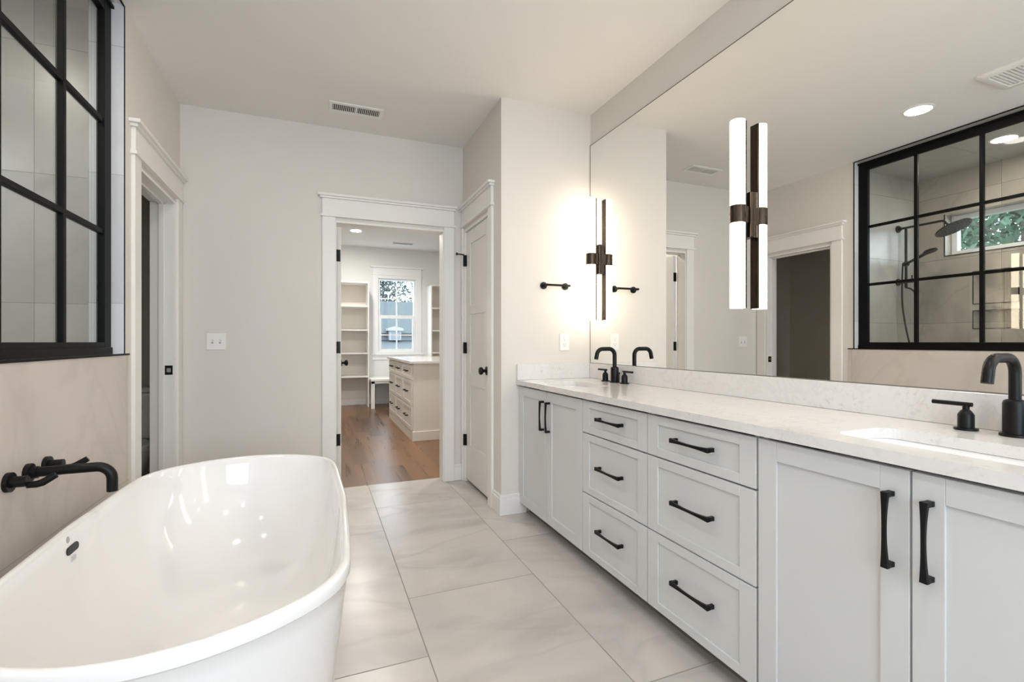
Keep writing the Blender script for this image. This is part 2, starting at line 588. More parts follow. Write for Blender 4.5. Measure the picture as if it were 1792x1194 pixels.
# ------------------------------------------------------------------ door casings (craftsman headers)
def casing(name, xf, a0, a1, z1, ca0, ca1, jamb, cap0=0.035, cap1=0.035, rev=-0.006):
    """Casing in (a along the wall, z up, w out of the wall); opening a0..a1 up to z1, legs ca0/ca1 wide."""
    m = MB(lambda a, z, w: xf(a, z, w))
    m.box(a0 - ca0, 0, 0, a0 + rev, z1 + 0.022, 0.018)
    m.box(a1 - rev, 0, 0, a1 + ca1, z1 + 0.022, 0.018)
    b0, b1 = a0 - ca0, a1 + ca1
    h = z1 + 0.022
    m.box(b0 - min(cap0, .012), h, 0, b1 + min(cap1, .012), h + 0.018, 0.028)
    m.box(b0, h + 0.018, 0, b1, h + 0.135, 0.020)
    m.box(b0 - cap0 * .5, h + 0.135, 0, b1 + cap1 * .5, h + 0.150, 0.034)
    m.box(b0 - cap0, h + 0.150, 0, b1 + cap1, h + 0.168, 0.048)
    # jamb lining and stop
    m.box(a0 - 0.0005, 0, -jamb, a0 + 0.016, z1 - 0.016, 0.004)
    m.box(a1 - 0.016, 0, -jamb, a1 + 0.0005, z1 - 0.016, 0.004)
    m.box(a0 - 0.0005, z1 - 0.016, -jamb, a1 + 0.0005, z1 + 0.0005, 0.004)
    return m


def finish_casing(m, name, stop=None):
    if stop:
        a0, a1, z1, w0, w1 = stop
        m.box(a0 + 0.016, 0, w0, a0 + 0.028, z1 - 0.016, w1)
        m.box(a1 - 0.028, 0, w0, a1 - 0.016, z1 - 0.016, w1)
        m.box(a0 + 0.016, z1 - 0.028, w0, a1 - 0.016, z1 - 0.016, w1)
    return struct(m.build(name, TRIM, bevel=0.002))


m = casing('trim_4', lambda a, z, w: (a, YB - w, z), DX0, DX1, DZ, 0.083, 0.074, 0.12, 0.03, 0.02, 0.010)
finish_casing(m, 'trim_4')
m = casing('trim_5', lambda a, z, w: (XC - w, a, z), LY0, LY1, DZ, 0.085, 0.034, 0.12, 0.02, 0.0)
finish_casing(m, 'trim_5')
m = casing('trim_6', lambda a, z, w: (XL + w, a, z), WY0, WY1, DZ, 0.10, 0.105, 0.134, 0.035, 0.008)
wc_trim = finish_casing(m, 'trim_6', (WY0, WY1, DZ, -0.085, -0.055))
# strike plate on the far jamb of the toilet-room doorway
m = MB(); m.box(XL - 0.052, WY1 - 0.018, 0.925, XL - 0.010, WY1 - 0.0158, 0.985)
o = m.build('strike_plate', BLACK, wc_trim)
m = MB(); m.box(XL - 0.042, WY1 - 0.0186, 0.942, XL - 0.020, WY1 - 0.0178, 0.968)
m.build('strike_hole', CHROME, wc_trim)
# closet-side casing of the closet doorway is hidden; baseboards
def baseboard(name, segs):
    m = MB()
    for x0, y0, x1, y1 in segs:
        m.box(x0, y0, 0, x1, y1, 0.112)
        cx0, cx1, cy0, cy1 = x0, x1, y0, y1
        m.box(cx0 + (0.004 if x1 - x0 < 0.05 and x0 < XC and y1 - y0 > 0.02 and x1 == XC else 0), cy0 + (0.004 if y1 == YE or y1 == YB else 0), 0.112, cx1, cy1, 0.134)
    return struct(m.build(name, TRIM, bevel=0.003))


baseboard('baseboard_end', [(XC - 0.015, YE - 0.015, XM - 0.5, YE)])
baseboard('baseboard_linen', [(XC - 0.015, YE, XC, LY0 - 0.086)])
baseboard('baseboard_back', [(DX1 + 0.075, YB - 0.015, XC, YB), (XL, YB - 0.015, DX0 - 0.084, YB)])

# ------------------------------------------------------------------ doors
def door_panels(m, u0, u1, z0, z1, th, panels, stile, depth=0.009):
    m.box(u0, z0, -th + depth, u1, z1, -depth)                   # core
    for s0, s1 in ((-depth, 0.0), (-th, -th + depth)):
        m.box(u0, z0, s0, u0 + stile, z1, s1); m.box(u1 - stile, z0, s0, u1, z1, s1)
        zs = [z0] + [z for p in panels for z in p] + [z1]
        for a, b in zip(zs[0::2], zs[1::2]):
            m.box(u0 + stile, a, s0, u1 - stile, b, s1)


def knob(m, xf_base, out):
    pass


dp = [(0.315, 0.79), (0.885, 1.355), (1.43, 1.92)]
d1 = MB(lambda u, z, w: (XC + 0.012 - w, u, z))
door_panels(d1, LY0 + 0.019, LY1 - 0.019, 0.022, DZ - 0.02, 0.035, dp, 0.11)
door1 = struct(d1.build('door_1', DOORW, bevel=0.0025), 'white three-panel linen closet door, shut, beside the vanity wall', 'door')
m = MB()
kx = XC + 0.012
ky, kz = 3.262, 0.93
m.cyl((kx, ky, kz), (kx - 0.008, ky, kz), 0.031)
m.cyl((kx - 0.008, ky, kz), (kx - 0.034, ky, kz), 0.011)
m.tube([(kx - 0.030, ky, kz), (kx - 0.036, ky, kz), (kx - 0.046, ky, kz), (kx - 0.057, ky, kz), (kx - 0.062, ky, kz)], [0.014, 0.024, 0.029, 0.025, 0.014], 24)
o = m.build('door_knob', BLACK, door1); o['label'] = 'round black knob'
for hz in (1.80, 1.09, 0.34):
    m = MB(); m.cyl((XC - 0.006, LY1 - 0.016, hz - 0.045), (XC - 0.006, LY1 - 0.016, hz + 0.045), 0.0075, n=12)
    m.box(XC - 0.004, LY1 - 0.036, hz - 0.045, XC + 0.0115, LY1 - 0.010, hz + 0.045)
    if hz > 1.7:
        m.cyl((XC - 0.006, LY1 - 0.016, hz + 0.05), (XC - 0.06, LY1 - 0.012, hz + 0.055), 0.005, n=10)
        m.cyl((XC - 0.06, LY1 - 0.012, hz + 0.055), (XC - 0.072, LY1 - 0.010, hz + 0.055), 0.011, n=12)
    m.build('hinge', BLACK, door1)

# closet door, swung open into the closet
hx = DX0 + 0.020
d2 = MB(lambda u, z, w: (hx + 0.035 + w + u * 0.045, YBB + 0.012 + u, z))
door_panels(d2, 0.0, 0.80, 0.012, DZ - 0.02, 0.035, dp, 0.11)
door2 = struct(d2.build('door_2', DOORW, bevel=0.002), 'white door standing open into the closet', 'door')
m = MB(); kx, ky, kz = hx + 0.035 + 0.031, YBB + 0.012 + 0.73, 0.945
m.cyl((kx, ky, kz), (kx + 0.008, ky, kz), 0.031); m.cyl((kx + 0.008, ky, kz), (kx + 0.034, ky, kz), 0.011)
m.tube([(kx + 0.030, ky, kz), (kx + 0.036, ky, kz), (kx + 0.046, ky, kz), (kx + 0.057, ky, kz), (kx + 0.062, ky, kz)], [0.014, 0.024, 0.029, 0.025, 0.014], 24)
o = m.build('door_knob', BLACK, door2); o['label'] = 'round black knob'
for hz in (1.81, 1.095, 0.375):
    m = MB(); m.box(hx + 0.001, YBB + 0.0095, hz - 0.046, hx + 0.030, YBB + 0.0125, hz + 0.046)
    m.cyl((hx + 0.004, YBB + 0.006, hz - 0.046), (hx + 0.004, YBB + 0.006, hz + 0.046), 0.006, n=12)
    m.build('hinge', BLACK, door2)

# ------------------------------------------------------------------ glazed black screen between tub and shower
scr = thing('shower_screen', 'black metal grid window screen between the tub wall and the shower', 'glass screen', (-0.93, 1.6, OZ + 0.004))
FX0, FX1 = -0.932, -0.900
GY0, GY1, GZ0, GZ1 = OY0 + 0.075, 2.735, 1.135, 2.655
FO0, FO1, FZ0, FZ1 = OY0 + 0.008, OY1 - 0.010, OZ + 0.0045, 2.722
m = MB()
m.box(FX0, GY1, FZ0, FX1, FO1, FZ1); m.box(FX0, FO0, FZ0, FX1, GY0, FZ1)
m.box(FX0, GY0, FZ0, FX1, GY1, GZ0); m.box(FX0, GY0, GZ1, FX1, GY1, FZ1)
m.box(FX0, FO0, FZ0 + 0.0, FX1 + 0.006, FO1 + 0.001, FZ0 + 0.032)
m.box(FX0, FO0, FZ1 - 0.012, FX1 + 0.012, FO1 + 0.003, FZ1 + 0.002)
m.build('frame', BLACKF, scr, bevel=0.002)
mull = [2.372 - 0.415 * k for k in range(5)]
for y in mull:
    m = MB(); m.box(-0.929, y - 0.0125, GZ0, -0.904, y + 0.0125, GZ1)
    m.build('mullion', BLACKF, scr, bevel=0.002)
for z in (2.150, 1.642):
    m = MB(); m.box(-0.928, GY0, z - 0.0115, -0.905, GY1, z + 0.0115)
    m.build('glazing_bar', BLACKF, scr, bevel=0.002)
m = MB(); m.box(-0.920, GY0, GZ0, -0.914, GY1, GZ1)
m.build('glass_pane', GLASS, scr)

# ------------------------------------------------------------------ bathtub
RT = [(0, .402), (.13, .398), (.27, .394), (.40, .390), (.50, .385), (.56, .378), (.61, .362), (.65, .342), (.70, .300), (.735, .254), (.765, .206), (.79, .150), (.81, .085), (.82, 0)]


def rim_pts(n):
    """closed plan outline of the rim about the tub's centre, from the half table above (symmetric)"""
    q = []
    pts = [(x, y) for y, x in RT]
    # resample a smooth quarter by arc length (Catmull-Rom)
    def cr(p0, p1, p2, p3, t):
        return tuple(0.5 * ((2 * b) + (-a + c) * t + (2 * a - 5 * b + 4 * c - d) * t * t + (-a + 3 * b - 3 * c + d) * t ** 3) for a, b, c, d in zip(p0, p1, p2, p3))
    ext = [(pts[1][0], -pts[1][1])] + pts + [(-pts[-2][0], pts[-2][1])]
    dense = []
    for i in range(len(pts) - 1):
        for k in range(12):
            dense.append(cr(ext[i], ext[i + 1], ext[i + 2], ext[i + 3], k / 12))
    dense.append(pts[-1])
    L = [0]
    for a, b in zip(dense, dense[1:]):
        L.append(L[-1] + math.dist(a, b))
    for k in range(n):
        s = L[-1] * k / n
        i = max(j for j in range(len(L)) if L[j] <= s + 1e-12)
        i = min(i, len(dense) - 2)
        f = (s - L[i]) / max(L[i + 1] - L[i], 1e-9)
        q.append((dense[i][0] + (dense[i + 1][0] - dense[i][0]) * f, dense[i][1] + (dense[i + 1][1] - dense[i][1]) * f))
    full = q + [(-x, y) for x, y in [(0, .82)] + q[:0:-1]]
    full += [(-x, -y) for x, y in q] + [(x, -y) for x, y in [(0, .82)] + q[:0:-1]]
    return full


RIM = rim_pts(28)
TCX, TCY, TZ = -0.302, 1.836, 0.583


def tring(sb, sa, z, rnd=0.0):
    out = []
    for x, y in RIM:
        u, v = x / .402, y / .82
        if rnd:
            r = math.hypot(u, v)
            u2, v2 = u / r, v / r
            u, v = u + (u2 - u) * rnd, v + (v2 - v) * rnd
        out.append((TCX + u * sb, TCY + v * sa, z))
    return out


tub = thing('bathtub', 'white oval freestanding soaking tub against the tiled half wall', 'bathtub', (TCX, TCY, 0))
m = MB()
rings = []
for k in range(15):
    f = k / 14
    rings.append(tring(0.345 + 0.050 * f ** 0.9, 0.705 + 0.108 * f ** 1.1, 0.004 + 0.541 * f, 0.25 * (1 - f)))
rings += [tring(.3975, .8155, .548), tring(.4015, .8195, .552), tring(.402, .82, .562), tring(.4015, .8195, .574), tring(.3985, .8165, .580), tring(.393, .811, TZ)]
rings += [tring(.386, .804, .5825), tring(.381, .799, .579), tring(.377, .795, .572)]
nI = 22
for k in range(1, nI + 1):
    f = k / nI
    ph = f * math.pi / 2
    z = .572 - (.572 - .135) * math.sin(ph) ** 1.0
    sb = .377 - .05 * f - .22 * (1 - math.cos(ph)) ** 1.5
    sa = .795 - .17 * f - .33 * (1 - math.cos(ph)) ** 1.3
    rings.append(tring(sb, sa, z, 0.5 * f))
rings.append(tring(.06, .14, .131, .6)); rings.append(tring(.02, .05, .130, 1))
m.loft(rings)
tb = m.build('tub_shell', PORC, tub)
# overflow slot on the wall-side inner face
ov = MB()
oy, oz, ox = 1.812, 0.523, -0.6745


def slot(m, cx, cy, cz, ly, lz, d, n=10):
    ring = []
    for k in range(2 * n + 2):
        if k <= n:
            a = -math.pi / 2 + math.pi * k / n; c0 = ly - lz
        else:
            a = math.pi / 2 + math.pi * (k - n - 1) / n; c0 = -(ly - lz)
        ring.append((c0 + math.cos(a) * lz, math.sin(a) * lz))
    tilt = 0.10
    f = lambda w, s=1.0: [(cx + w + v * s * tilt * -1, cy + u * s, cz + v * s) for u, v in ring]
    m.loft([f(0), f(d), f(d, .93)], True, True)


slot(ov, ox - 0.003, oy, oz, 0.036, 0.011, 0.0065)
ovf = ov.build('overflow_slot', BLACK, tub); ovf['label'] = 'black overflow slot'
m = MB(); m.tube([(ox - 0.0065, 1.792, 0.556), (ox - 0.0015, 1.792, 0.5565)], 0.0095, 20)
m.build('round_sticker', STICKER, tub)
m = MB(); m.box(ox + 0.001, 1.800, 0.487, ox + 0.0052, 1.826, 0.500)
m.build('paper_sticker', PAPER, tub)

# wall mounted tub filler
tf = thing('tub_filler', 'matte black wall-mounted tub spout with two lever handles over the tub', 'faucet', (XL + 0.007, 1.982, 0.722))
fx = XL + 0.007


def arc(c, r, a0, a1, n, ax=(1, 0, 0), ay=(0, 0, 1)):
    ax, ay, c = Vector(ax), Vector(ay), Vector(c)
    return [tuple(c + ax * (r * math.cos(a0 + (a1 - a0) * k / n)) + ay * (r * math.sin(a0 + (a1 - a0) * k / n))) for k in range(n + 1)]


m = MB()
m.cyl((fx, 1.982, .722), (fx + .012, 1.982, .722), .029, n=32)
m.cyl((fx + .012, 1.982, .722), (fx + .028, 1.982, .722), .019)
sx = -0.632
pts = [(fx + .02, 1.982, .722), (fx + .1, 1.982, .724)] + arc((sx - .042, 1.982, .682), .042, math.pi / 2, 0, 10) + [(sx, 1.982, .640)]
m.tube(pts, .0155, 24)
m.build('spout', BLACK, tf)
for yy in (1.876, 2.094):
    m = MB(); m.cyl((fx, yy, .72), (fx + .012, yy, .72), .029, n=32); m.cyl((fx + .012, yy, .72), (fx + .048, yy, .72), .0165)
    h = m.build('handle', BLACK, tf)
    m = MB()
    m.tube([(fx + .046, yy, .708), (fx + .068, yy, .708), (fx + .082, yy, .712), (fx + .112, yy + .006, .731)], [.007, .0075, .008, .007], 14, flat=1.4)
    m.build('lever', BLACK, h)

# ------------------------------------------------------------------ vanity
XF = 1.245          # face of doors and drawers
ZB, ZT = 0.075, 0.843
V0, V1 = 0.26, YE - 0.004
seams = [V1, 2.12, 1.605, 1.08, V0]


def pull_mesh(vertical):
    """bar pull, 0.19 m long, waisted in the middle, standing on two feet; projects to -X from x=0"""
    m = MB()
    L, so = 0.095, 0.026
    tr = (lambda a, b, x: (x, b, a)) if vertical else (lambda a, b, x: (x, a, b))
    rings = []
    n = 14
    for k in range(n + 1):
        s = -1 + 2 * k / n
        hw = 0.0045 + 0.0042 * abs(s) ** 2.2
        th = 0.0045 + 0.0015 * abs(s) ** 2
        x = -so - 0.004 * (1 - s * s)
        rings.append([tr(s * L, -hw, x - th), tr(s * L, hw, x - th), tr(s * L, hw, x + th), tr(s * L, -hw, x + th)])
    m.loft(rings, smooth=False)
    for s in (-1, 1):
        e0, e1 = s * L, s * (L - 0.013)
        rr = []
        for x, w in ((-so, 0.0082), (-0.012, 0.0070), (0.0005, 0.0078)):
            a0, a1 = (e0, e1) if x < -0.02 else (e0, e1)
            rr.append([tr(a0, -w, x), tr(a0, w, x), tr(a1, w, x), tr(a1, -w, x)])
        m.loft(rr, smooth=False)
    return m


proto_pull = {}


def add_pull(parent, vertical, y, z, xface=XF, scale=1.0):
    key = (vertical,)
    if key not in proto_pull:
        m = pull_mesh(vertical)
        WO['_zero'] = (0, 0, 0)
        bmesh.ops.recalc_face_normals(m.bm, faces=m.bm.faces[:])
        me = bpy.data.meshes.new('handle')
        m.bm.to_mesh(me); m.bm.free()
        me.materials.append(BLACK)
        proto_pull[key] = me
    o = bpy.data.objects.new('handle', proto_pull[key])
    COL.objects.link(o)
    o.parent = parent
    pw = WO[parent.name]
    o.location = (xface - pw[0], y - pw[1], z - pw[2])
    if scale != 1:
        o.scale = (scale,) * 3
    b = o.modifiers.new('bevel', 'BEVEL'); b.width, b.segments = 0.0015, 2
    return o


def shaker(y0, y1, z0, z1, stile, rail, xface=XF, th=0.019, dep=0.008):
    m = MB(lambda u, z, w: (xface - w, u, z))
    m.box(y0, z0, -th, y1, z1, -dep)
    m.box(y0, z0, -dep, y0 + stile, z1, 0); m.box(y1 - stile, z0, -dep, y1, z1, 0)
    m.box(y0 + stile, z0, -dep, y1 - stile, z0 + rail, 0); m.box(y0 + stile, z1 - rail, -dep, y1 - stile, z1, 0)
    return m


def cab_body(parent, y0, y1):
    m = MB()
    m.box(XF + 0.055, y0 + .02, 0.10, XF + 0.065, y1 - .02, 0.70); m.box(XF + 0.055, y0, 0.10, XM - 0.004, y0 + .02, 0.8545); m.box(XF + 0.055, y1 - .02, 0.10, XM - 0.004, y1, 0.8545); m.box(XF + 0.055, y0 + .02, 0.10, XM - 0.004, y1 - .02, 0.12); m.box(XM - .016, y0 + .02, 0.12, XM - 0.004, y1 - .02, 0.8545); m.box(XF + 0.0195, y0 + .004, 0.10, XF + 0.055, y0 + .02, 0.8545); m.box(XF + 0.0195, y1 - .02, 0.10, XF + 0.055, y1 - .004, 0.8545)
    m.build('body', CAB, parent)
    m = MB(); m.box(XF + 0.075, y0, 0.0, XM - 0.02, y1, 0.10)
    m.build('toe_kick', TOE, parent)


G = 0.0025


def sink_base(y1, y0, label, parent_group):
    t = thing('vanity_cabinet', label, 'vanity cabinet', (XF + 0.28, (y0 + y1) / 2, 0), 'sink cabinets of the vanity')
    cab_body(t, y0 + 0.0005, y1 - 0.0005)
    ym = (y0 + y1) / 2
    for a, b, py in ((ym, y1, ym + 0.039), (y0, ym, ym - 0.039)):
        d = shaker(a + G, b - G, ZB, ZT, 0.062, 0.058).build('door', CAB, t, bevel=0.0015)
        add_pull(d, True, py, 0.70, scale=0.93)
    return t


def drawer_base(y1, y0, label):
    t = thing('drawer_cabinet', label, 'drawer cabinet', (XF + 0.28, (y0 + y1) / 2, 0), 'drawer cabinets of the vanity')
    cab_body(t, y0 + 0.0005, y1 - 0.0005)
    for za, zb in ((0.684, ZT), (0.384, 0.678), (ZB, 0.378)):
        d = shaker(y0 + G, y1 - G, za, zb, 0.062, 0.034).build('drawer', CAB, t, bevel=0.0015)
        add_pull(d, False, (y0 + y1) / 2, (za + zb) / 2 + (0.006 if zb > .5 else 0.012))
    return t


sink_base(seams[0], seams[1], 'white two-door sink cabinet at the far end, against the end wall', None)
drawer_base(seams[1], seams[2], 'white three-drawer cabinet next to the far sink cabinet')
drawer_base(seams[2], seams[3], 'white three-drawer cabinet next to the near sink cabinet')
sink_base(seams[3] - 0.004, seams[4], 'white two-door sink cabinet with tall bar pulls under the near sink', None)

# counter with two sink cut-outs
SX0, SX1, SHY = 1.315, 1.555, 0.222
SINKY = [2.53, 0.679]


def rrect(x0, x1, y0, y1, r, n=8):
    pts = []
    for cx, cy, a0 in ((x1 - r, y1 - r, 0), (x0 + r, y1 - r, 90), (x0 + r, y0 + r, 180), (x1 - r, y0 + r, 270)):
        for k in range(n + 1):
            a = math.radians(a0 + 90 * k / n)
            pts.append((cx + r * math.cos(a), cy + r * math.sin(a)))
    return pts


m = MB()
cx0, cx1, cz0, cz1 = 1.2235, XM - 0.001, 0.855, CT
prev = 0.245
for sy in sorted(SINKY):
    a, b = sy - SHY - 0.06, sy + SHY + 0.06
    m.box(cx0, prev, cz0, cx1, a, cz1)
    hole = rrect(SX0, SX1, sy - SHY, sy + SHY, 0.055)
    hx, hy = (SX0 + SX1) / 2, sy
    outer = []
    for x, y in hole:
        dx, dy = x - hx, y - hy
        # project each hole point outwards on the cell's rectangle
        sxr = ((cx1 if dx > 0 else cx0) - hx) / dx if abs(dx) > 1e-9 else 1e9
        syr = ((b if dy > 0 else a) - hy) / dy if abs(dy) > 1e-9 else 1e9
        s = min(sxr, syr)
        outer.append((hx + dx * s, hy + dy * s))
    # insert exact rectangle corners
    for (qx, qy) in ((cx0, a), (cx0, b), (cx1, a), (cx1, b)):
        i = min(range(len(outer)), key=lambda k: math.dist(outer[k], (qx, qy)))
        outer[i] = (qx, qy)
    m.loft([[(x, y, cz1) for x, y in hole], [(x, y, cz1) for x, y in outer], [(x, y, cz0) for x, y in outer], [(x, y, cz0) for x, y in hole], [(x, y, cz1) for x, y in hole]], False, False, smooth=False)
    prev = b
m.box(cx0, prev, cz0, cx1, YE - 0.001, cz1)
bmesh.ops.remove_doubles(m.bm, verts=m.bm.verts[:], dist=1e-5)
ct = m.build('countertop', QUARTZ)
tag(ct, 'long white quartz countertop across all the vanity cabinets', 'countertop')
m = MB(); m.box(XM - 0.021, 0.245, CT + 0.0005, XM - 0.001, YE - 0.001, 0.9885)
tag(m.build('backsplash', QUARTZ, bevel=0.0015), 'long white quartz upstand below the mirror', 'backsplash')
m = MB(); m.box(cx0 + 0.002, YE - 0.021, CT + 0.0005, XM - 0.0215, YE - 0.001, 0.9885)
tag(m.build('side_splash', QUARTZ, bevel=0.0015), 'short white quartz upstand on the end wall below the outlet', 'backsplash')

for i, sy in enumerate(SINKY):
    lab = ['white undermount sink in the far part of the counter', 'white undermount sink in the near part of the counter'][i]
    t = thing('sink', lab, 'sink', ((SX0 + SX1) / 2, sy, 0.70), 'vanity sinks')
    m = MB()
    e = 0.012
    def rr(g, z, r):
        return [(x, y, z) for x, y in rrect(SX0 + g, SX1 - g, sy - SHY + g, sy + SHY - g, r)]
    m.loft([rr(-0.03, .8535, .08), rr(-0.004, .8535, .06), rr(-0.002, .845, .058), rr(.004, .78, .055), rr(.012, .745, .05), rr(.03, .728, .045), rr(.07, .722, .03),
            rr(.07, .712, .03), rr(.02, .716, .045), rr(-.004, .74, .05), rr(-.012, .80, .055), rr(-.03, .8485, .08)], False, False)
    # close the bowl floor
    m.loft([rr(.07, .722, .03), rr(.09, .721, .02)], False, True)
    m.build('bowl', SINKM, t)
    m = MB(); m.lathe(((SX0 + SX1) / 2, sy, .7215), [(.022, 0), (.022, .003), (.016, .004)])
    m.build('drain', BLACK, t)

# faucets
FXB = 1.716


def faucet(sy, label):
    z = CT
    t = thing('faucet', label, 'faucet', (FXB, sy, z), 'vanity faucets')
    m = MB(); m.lathe((FXB, sy, z), [(.031, .0005), (.031, .007), (.0245, .0085), (.0245, .088), (.022, .095), (.0155, .098)])
    m.build('body', BLACK, t)
    m = MB()
    top = 1.094
    r = .040
    pts = [(FXB, sy, z + .095), (FXB, sy, top - r)] + arc((FXB - r, sy, top - r), r, 0, math.pi / 2, 10) + \
          arc((FXB - .128 + r, sy, top - r), r, math.pi / 2, math.pi * .96, 10) + [(FXB - .134, sy, 1.030)]
    m.tube(pts, .0128, 24)
    m.build('spout', BLACK, t)
    m = MB(); m.cyl((FXB + .031, sy - .002, z + .006), (FXB + .031, sy - .002, z + .05), .003, n=10); m.cyl((FXB + .031, sy - .002, z + .05), (FXB + .031, sy - .002, z + .062), .0065, n=14)
    m.build('lift_rod', BLACK, t)
    for s in (1, -1):
        hy = sy + s * .104
        m = MB(); m.lathe((FXB, hy, z), [(.027, .0005), (.027, .006), (.0185, .007), (.0185, .044), (.012, .055), (.008, .058), (.008, .066)])
        h = m.build('handle', BLACK, t)
        m = MB(); m.tube([(FXB, hy - s * .014, z + .073), (FXB, hy + s * .08, z + .073)], .0062, 14)
        m.cyl((FXB, hy, z + .064), (FXB, hy, z + .072), .0075, n=14)
        m.build('lever', BLACK, h)
    return t


faucet(SINKY[0], 'matte black two-handle faucet at the far sink')
faucet(SINKY[1], 'matte black two-handle faucet at the near sink')

# mirror
t = thing('mirror', 'large frameless wall mirror above the vanity', 'mirror', (XM, 1.6, 0.991))
m = MB(); m.box(XM - 0.006, 0.245, 0.991, XM - 0.0005, YE - 0.004, 2.523)
m.build('glass', MIRROR, t)
m = MB()
m.box(XM - 0.0072, 0.243, 0.9888, XM - 0.0003, YE - 0.002, 0.992); m.box(XM - 0.0072, 0.243, 2.522, XM - 0.0003, YE - 0.002, 2.526)
m.box(XM - 0.0072, YE - 0.0055, 0.9888, XM - 0.0003, YE - 0.0015, 2.526)
m.build('edge', MEDGE, t)

# sconces mounted on the mirror
SX = XM - 0.006


def sconce(y, label):
    z = 1.700
    t = thing('wall_sconce', label, 'wall light', (SX, y, z), 'sconces on the mirror')
    tx = SX - 0.066
    m = MB(); m.box(SX - 0.020, y - 0.029, z - 0.10, SX - 0.0003, y + 0.029, z + 0.10)
    m.build('back_plate', BRONZE, t, bevel=0.002)
    m = MB(); m.box(SX - 0.040, y - 0.022, z - 0.036, SX - 0.0195, y + 0.022, z + 0.036)
    m.cyl((tx, y, z - 0.039), (tx, y, z + 0.039), .0335, n=40)
    m.build('collar', BRONZE, t, bevel=0.001)
    m = MB(); m.box(tx + 0.0235, y - 0.020, z - 0.414, tx + 0.0330, y + 0.020, z + 0.414)
    m.build('back_bar', BRONZE, t)
    m = MB()
    for a, b in ((z + 0.039, z + 0.414), (z - 0.414, z - 0.039)):
        m.cyl((tx, y, a), (tx, y, b), .031, n=40)
    o = m.build('tube_shade', TUBE, t)
    return t


sconce(2.822, 'lit double tube sconce on the mirror beside the far sink and the end wall')
sconce(1.594, 'lit double tube sconce in the middle of the mirror, above the drawers')
sconce(0.366, 'lit double tube sconce nearest the camera, above the near sink')

# ------------------------------------------------------------------ small wall items
t = thing('towel_bar', 'short black towel bar on the end wall above the outlet', 'towel bar', (1.505, YE, 1.52))
m = MB(); m.tube([(1.418, YE - .062, 1.52), (1.598, YE - .062, 1.52)], .0075, 16)
m.build('bar', BLACK, t)
for x in (1.424, 1.590):
    m = MB(); m.cyl((x, YE - .0005, 1.52), (x, YE - .010, 1.52), .024, n=28); m.cyl((x, YE - .010, 1.52), (x, YE - .062, 1.52), .0085, n=16)
    m.build('post', BLACK, t)

t = thing('power_outlet', 'white power outlet on the end wall above the counter', 'power outlet', (1.585, YE, 1.137))
m = MB(); m.box(1.549, YE - .006, 1.079, 1.621, YE - .0003, 1.195)
m.build('cover_plate', PLATE, t, bevel=0.002)
for zc in (1.157, 1.117):
    m = MB()
    m.tube([(1.585, YE - .0058, zc), (1.585, YE - .0075, zc)], .0165, 24)
    s = m.build('socket', PLATE, t)
    m = MB()
    m.box(1.5772, YE - .0079, zc + .001, 1.5788, YE - .0074, zc + .009); m.box(1.5912, YE - .0079, zc + .001, 1.5928, YE - .0074, zc + .010)
    m.cyl((1.585, YE - .0074, zc - .008), (1.585, YE - .0079, zc - .008), .0025, n=10)
    m.build('slots', DARKSLOT, s)

t = thing('light_switch', 'white double toggle light switch on the back wall', 'light switch', (-.645, YB, 1.14))
m = MB(); m.box(-.704, YB - .006, 1.083, -.586, YB - .0003, 1.198)
m.build('cover_plate', PLATE, t, bevel=0.0025)
for x in (-.668, -.622):
    m = MB(); m.box(x - .0055, YB - .0068, 1.126, x + .0055, YB - .0055, 1.153); 
    b = m.build('slot', STICKER, t)
    m = MB(); m.box(x - .004, YB - .017, 1.138, x + .004, YB - .0066, 1.149)
    m.build('toggle', PLATE, b)

# ------------------------------------------------------------------ ceiling fixtures
def can_light(x, y, z, label, mt, r=0.075):
    t = thing('recessed_light', label, 'ceiling light', (x, y, z), 'recessed ceiling lights')
    m = MB(); m.lathe((x, y, z), [(r + .016, -.0005), (r + .015, -.005), (r + .001, -.008), (r, -.004), (r, -.0005)], 40, False, False)
    m.build('trim_ring', TRIM, t)
    m = MB(); m.lathe((x, y, z), [(r, -.0045), (r - .002, -.006), (r * .5, -.0065)], 40, False, True)
    m.build('diffuser', mt, t)
    return t


can_light(-.27, 2.02, ZC, 'lit round recessed light in the bathroom ceiling over the tub', CAN)
can_light(-1.44, 2.05, ZC, 'lit round recessed light in the shower ceiling', CANS)
can_light(-.27, -.25, ZC, 'added lit recessed light, out of view, in the bathroom ceiling behind the tub end', CAN)  # unseen lamp added for more light in the bathroom
can_light(.75, .30, ZC, 'added lit recessed light, out of view, in the bathroom ceiling by the near sink', CAN)  # second added bathroom lamp, out of view, brightens the near end
can_light(.56, 7.86, ZCL, 'lit round recessed light in the closet ceiling', CANC)
can_light(1.9, 5.2, ZCL, 'added lit recessed light, out of view, in the closet ceiling over the dresser island', CANC)  # added out of view to brighten the closet
can_light(.45, 5.2, ZCL, 'added lit recessed light, out of view, in the closet ceiling near the doorway', CANC)  # another unseen lamp put in to lift the closet light
can_light(-1.5, .95, ZC, 'added lit recessed light, out of view, in the shower ceiling away from the rain head', CANS)  # extra unseen lamp, added so the shower reads brighter

